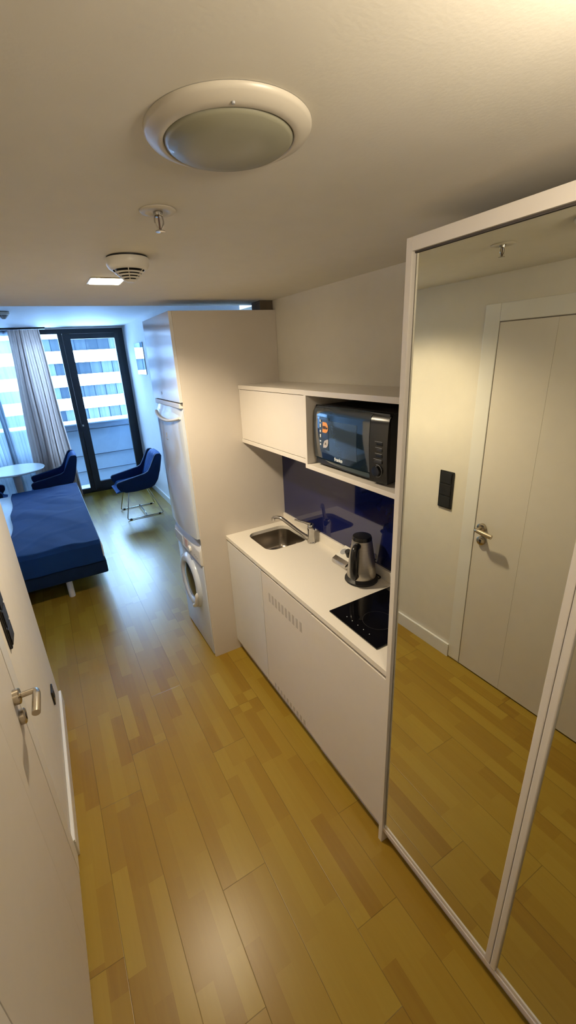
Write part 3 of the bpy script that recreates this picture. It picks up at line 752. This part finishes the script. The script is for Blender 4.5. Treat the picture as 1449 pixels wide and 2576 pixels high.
# ------------------------------------------------------------------ kettle, socket block
KX, KY = 1.204, 1.388
t = thing('kettle', 'brushed steel electric kettle with black handle beside the hob', 'kettle', (KX, KY, .88))
kp = [(0, .905), (.068, .905), (.070, .912), (.067, .94), (.058, 1.02), (.050, 1.075), (.046, 1.098), (0, 1.098)]
MB().lathe(kp, (KX, KY, 0), 'z', 56).build('kettle_body', STEEL, t, smooth=True, angle=50)
MB().lathe([(0, 1.098), (.0465, 1.098), (.0465, 1.106), (.043, 1.116), (.030, 1.1175), (0, 1.1175)], (KX, KY, 0), 'z', 48).build('lid', BLACK, t, angle=40)
MB().lathe([(0, .8802), (.078, .8802), (.081, .884), (.080, .892), (.072, .898), (.066, .904), (0, .904)], (KX, KY, 0), 'z', 56).build('power_base', BLACKM, t, angle=40)
hd = Vector((-.90, -.43, 0)).normalized()
def hp(r_, z): return (KX+hd.x*r_, KY+hd.y*r_, z)
hpts = bend([hp(.046, 1.080), hp(.080, 1.078), hp(.092, 1.045), hp(.096, .97), hp(.090, .932), hp(.062, .930)], .02, 6)
b = MB().tube(hpts, .0165, 16)
b.build('handle', BLACK, t, smooth=True)
sd_ = Vector((hd.y, -hd.x, 0))
MB().tube([hp(.065, .935), hp(.060, 1.0), hp(.052, 1.07)], .010, 10).build('handle_strip', BLACK, t, smooth=True)
MB().tube([(KX-hd.x*.046, KY-hd.y*.046, 1.09), (KX-hd.x*.060, KY-hd.y*.060, 1.094)], .012, 12, radii=[.016, .007]).build('spout', STEEL, t, smooth=True)
b = MB().tube(bend([(KX+.05, KY-.055, .888), (KX+.085, KY-.05, .886), (KX+.088, KY+.01, .886), (KX+.078, KY+.06, .888), (KX+.062, KY+.10, .893), (KX+.046, KY+.135, .915)], .03), .0035, 8)
b.build('cord', BLACKM, t, smooth=True)

t = thing('socket_block', 'metal power socket block on the worktop against the upstand', 'socket', (1.25, 1.565, .88))
MB().prism([(1.198, .8802), (1.190, .894), (1.194, .908), (1.210, .916), (1.283, .957), (1.289, .955), (1.289, .8802)], 1.500, 1.612, 'y', .0015).build('housing', ALUS, t, angle=35)
sn = Vector((-.49, 0, .872)).normalized()
b = MB(); b.prism([(1.2165, .9200), (1.2158, .9222), (1.2800, .9582), (1.2810, .9560)], 1.504, 1.608, 'y'); b.build('socket_face', PLASTW, t)
for yy in (1.582, 1.531):
    bb = bmesh.new(); R_ = sn.to_track_quat('Z', 'Y').to_matrix().to_4x4()
    bmesh.ops.create_cone(bb, cap_ends=True, segments=28, radius1=.0195, radius2=.0195, depth=.0012, matrix=Matrix.Translation(Vector((1.2480, yy, .9400))+sn*.0008) @ R_)
    MB().merge(bb).build('socket_well', GREYP if yy > 1.56 else BLACKM, t)
bb = bmesh.new(); bmesh.ops.create_cone(bb, cap_ends=True, segments=24, radius1=.0185, radius2=.015, depth=.032, matrix=Matrix.Translation(Vector((1.2480, 1.531, .9400))+sn*.017) @ R_)
o = MB().merge(bb).build('power_plug', BLACKM, origin=(1.248, 1.531, .94))
tag(o, 'black plug pushed into the socket block behind the kettle', 'plug')

# ------------------------------------------------------------------ mirrored wardrobe
t = thing('wardrobe', 'white built-in wardrobe with tall mirrored sliding doors', 'wardrobe', (1.1, .0, 0))
WF = .857
MB().box(WF, XB-.001, YP-.019, YP, 0, 2.185, .0008).build('side_panel', WHITE, t)
MB().box(WF, WF+.018, -1.2, YP-.019, 2.155, 2.185, .0008).box(WF+.018, XB-.001, -1.2, YP-.019, 2.167, 2.185).build('top_panel', WHITE, t)
MB().box(WF+.034, WF+.05, -1.2, YP-.019, 0, .066).build('plinth', PLINTH, t)
MB().box(WF+.006, WF+.07, -1.2, YP-.019, .066, .088, .001).build('bottom_track', PLINTH, t)
MB().box(WF+.009, WF+.06, -1.2, YP-.020, 2.151, 2.157).build('top_track', GAP, t)  # coloured dark as the shade of the gap under the top rail
def mirror_door(y0_, y1_, xm):
    d_ = MB().box(xm+.004, xm+.018, y0_, y1_, .091, 2.145).build('door', GREYP, t)
    MB().box(xm, xm+.004, y0_+.017, y1_-(.002), .108, 2.150).build('mirror_glass', MIRROR, d_)
    b = MB().box(xm-.006, xm+.006, y0_, y0_+.017, .090, 2.145, .002)
    b.build('edge_profile', WHITE, d_)
    MB().box(xm-.003, xm+.004, y0_+.017, y1_-.002, .091, .106, .001).build('bottom_profile', WHITE, d_)
    return d_
mirror_door(.353, YP-.022, XM)
d_ = MB().box(XM+.004, XM+.018, -.40, .351, .091, 2.145).build('door', GREYP, t)
MB().box(XM, XM+.004, -.38, .333, .108, 2.150).build('mirror_glass', MIRROR, d_)
MB().box(XM-.008, XM+.006, .333, .351, .090, 2.145, .003).box(XM-.008, XM+.006, -.40, -.382, .090, 2.145, .003).build('edge_profile', WHITE, d_)
MB().box(XM-.003, XM+.004, -.38, .333, .091, .106, .001).build('bottom_profile', WHITE, d_)
MB().box(XM+.012, XM+.03, -1.2, -.40, .091, 2.145).build('door', WHITE, t)

# ------------------------------------------------------------------ ceiling fittings
t = thing('round_ceiling_light', 'unlit round ceiling light with a frosted glass disc and wide white rim', 'ceiling light', (.312, .652, ZC))
LX, LY = .312, .652
MB().lathe([(.115, -.0005), (.115, -.003), (.112, -.007), (.100, -.012), (.0925, -.0145), (.0900, -.013), (.0900, -.0005)], (LX, LY, ZC), 'z', 96, close=False).build('rim', PLASTY, t, smooth=True, angle=60)
MB().lathe([(.0890, -.006), (.0890, -.0135), (.084, -.0175), (.06, -.0225), (.03, -.0255), (0, -.026)], (LX, LY, ZC), 'z', 96, close=False).build('glass_disc', LAMPG, t, smooth=True, angle=60)
MB().lathe([(0, 0), (.0025, 0), (.002, -.002), (0, -.0025)], (LX-.035, LY-.092, ZC-.0125), 'z', 14).build('screw', GREYP, t)

t = thing('sprinkler_head', 'small pendent fire sprinkler on a round white ceiling plate', 'sprinkler', (.302, .998, ZC))
PX, PY = .302, .998
MB().lathe([(0, -.0005), (.037, -.0005), (.037, -.0025), (.034, -.0045), (.022, -.005), (.019, -.003), (.012, -.003), (0, -.003)], (PX, PY, ZC), 'z', 56).build('escutcheon', PLASTY, t, angle=40)
b = MB().lathe([(.010, -.003), (.009, -.010), (.006, -.012), (0, -.012)], (PX, PY, ZC), 'z', 24)
b.tube(bend([(PX-.007, PY, ZC-.008), (PX-.010, PY, ZC-.022), (PX-.002, PY, ZC-.036)], .006), .0016, 8).tube(bend([(PX+.007, PY, ZC-.008), (PX+.010, PY, ZC-.022), (PX+.002, PY, ZC-.036)], .006), .0016, 8)
b.build('frame_arms', CHROME, t, smooth=True)
MB().tube([(PX, PY, ZC-.010), (PX, PY, ZC-.034)], .0018, 8).build('glass_bulb', BULB, t)
b = MB().lathe([(0, -.036), (.004, -.036), (.010, -.037), (.010, -.0385), (0, -.0395)], (PX, PY, ZC), 'z', 20)
b.build('deflector', CHROME, t)

def smoke(x, y, z, label, group='smoke detectors on the ceilings'):
    t = thing('smoke_detector', label, 'smoke detector', (x, y, z), group)
    MB().lathe([(0, 0), (.058, 0), (.058, -.005), (0, -.005)], (x, y, z), 'z', 56).build('base_ring', BLACKM, t)
    MB().lathe([(0, -.005), (.0615, -.005), (.0625, -.009), (.061, -.022), (.056, -.030), (.049, -.035), (.045, -.035)], (x, y, z), 'z', 64, close=False).build('housing', PLASTW, t, smooth=True, angle=60)
    MB().lathe([(0, -.028), (.041, -.031), (.015, -.061), (0, -.061)], (x, y, z), 'z', 40, close=False).build('sensor_chamber', BLACKM, t)
    b = MB()
    for k, (r0, zz) in enumerate(((.0430, -.0405), (.0355, -.0470), (.0280, -.0535), (.0205, -.0600))):
        b.lathe([(r0, zz), (r0-.004, zz-.0032), (r0-.008, zz-.0032), (r0-.006, zz)], (x, y, z), 'z', 40, close=False)
    for k in range(6):
        a = k*PI/3+.3; b.tube([(x+.047*math.cos(a), y+.047*math.sin(a), z-.0345), (x+.015*math.cos(a), y+.015*math.sin(a), z-.063)], .0013, 6)
    b.lathe([(0, -.060), (.013, -.061), (.011, -.066), (0, -.067)], (x, y, z), 'z', 30, close=False)
    b.build('grille', PLASTW, t, smooth=True, angle=60)
    return t
smoke(.320, 1.425, ZC, 'conical white smoke detector on the hall ceiling before the lit downlight')
smoke(-.115, 5.08, ZF, 'smoke detector on the far bedroom ceiling, cut by the photo edge')

t = thing('square_downlight', 'small square lit downlight recessed in the hall ceiling', 'ceiling light', (.318, 1.812, ZC), 'square downlights in the hall ceiling')
DX, DYY = .318, 1.812
MB().box(DX-.062, DX+.062, DYY-.062, DYY+.062, ZC-.003, ZC-.0005, .001).build('frame', PLASTW, t)
MB().box(DX-.054, DX+.054, DYY-.054, DYY+.054, ZC-.0055, ZC-.003, .001).build('diffuser', LEDM, t)

# ------------------------------------------------------------------ light
def light(name, kind, loc, energy, col, **kw):
    l = bpy.data.lights.new(name, kind); l.energy = energy; l.color = col
    for k, v in kw.items(): setattr(l, k, v)
    o = bpy.data.objects.new(name, l); COL.objects.link(o); o.location = loc; return o
WARM = (1., .82, .56)
s1 = light('downlight_beam', 'SPOT', (DX, DYY, ZC-.02), 84, WARM, spot_size=math.radians(147), spot_blend=.72, shadow_soft_size=.045)
s2 = light('entrance_lamp_glow', 'POINT', (.45, .08, 2.14), 14, (1., .84, .62), shadow_soft_size=.08)
pt = light('window_portal', 'AREA', (-.45, YW+.10, 1.25), 1, (1, 1, 1)); pt.data.shape = 'RECTANGLE'; pt.data.size = 3.7; pt.data.size_y = 2.4
pt.data.cycles.is_portal = True; pt.rotation_euler = (math.radians(90), 0, 0)
pt.rotation_euler = (math.radians(-90), 0, 0)

w_ = bpy.data.worlds.new('sky'); sc.world = w_; w_.use_nodes = True
N, L = w_.node_tree.nodes, w_.node_tree.links
bg = N['Background']
tc = N.new('ShaderNodeTexCoord'); sx_ = N.new('ShaderNodeSeparateXYZ'); L.new(tc.outputs['Generated'], sx_.inputs[0])
cr = N.new('ShaderNodeValToRGB'); L.new(sx_.outputs[2], cr.inputs[0])
cr.color_ramp.elements[0].position = .0; cr.color_ramp.elements[0].color = (.26, .46, .82, 1)
cr.color_ramp.elements[1].position = .4; cr.color_ramp.elements[1].color = (.36, .61, 1., 1)
L.new(cr.outputs[0], bg.inputs[0]); bg.inputs[1].default_value = 50.0

# ------------------------------------------------------------------ camera
h, yaw, pit, rol, F, cx, cy_ = 1.9440, 0.48382, -0.35762, -0.06250, 1041.91, -40.86, -5.93
cam = bpy.data.cameras.new('camera'); co = bpy.data.objects.new('camera', cam); COL.objects.link(co)
fw = Vector((math.sin(yaw)*math.cos(pit), math.cos(yaw)*math.cos(pit), math.sin(pit)))
r = Vector((math.cos(yaw), -math.sin(yaw), 0)); u = r.cross(fw)
r2 = math.cos(rol)*r+math.sin(rol)*u; u2 = -math.sin(rol)*r+math.cos(rol)*u
R = Matrix(((r2.x, u2.x, -fw.x), (r2.y, u2.y, -fw.y), (r2.z, u2.z, -fw.z))).to_4x4()
co.matrix_world = Matrix.Translation((0, 0, h)) @ R
cam.sensor_fit = 'VERTICAL'; cam.sensor_height = 36; cam.lens = F*36/2576
cam.shift_x = -cx/2576; cam.shift_y = cy_/2576
cam.clip_start = .02; cam.clip_end = 300
sc.camera = co

sc.view_settings.view_transform = 'Standard'; sc.view_settings.look = 'None'
sc.view_settings.exposure = 0.0
sc.cycles.use_denoising = True
sc.cycles.max_bounces = 8; sc.cycles.diffuse_bounces = 4; sc.cycles.glossy_bounces = 4; sc.cycles.use_adaptive_sampling = True; sc.cycles.adaptive_threshold = .03; sc.cycles.transparent_max_bounces = 16
sc.cycles.sample_clamp_indirect = 6.0
sc.cycles.caustics_reflective = False; sc.cycles.caustics_refractive = False
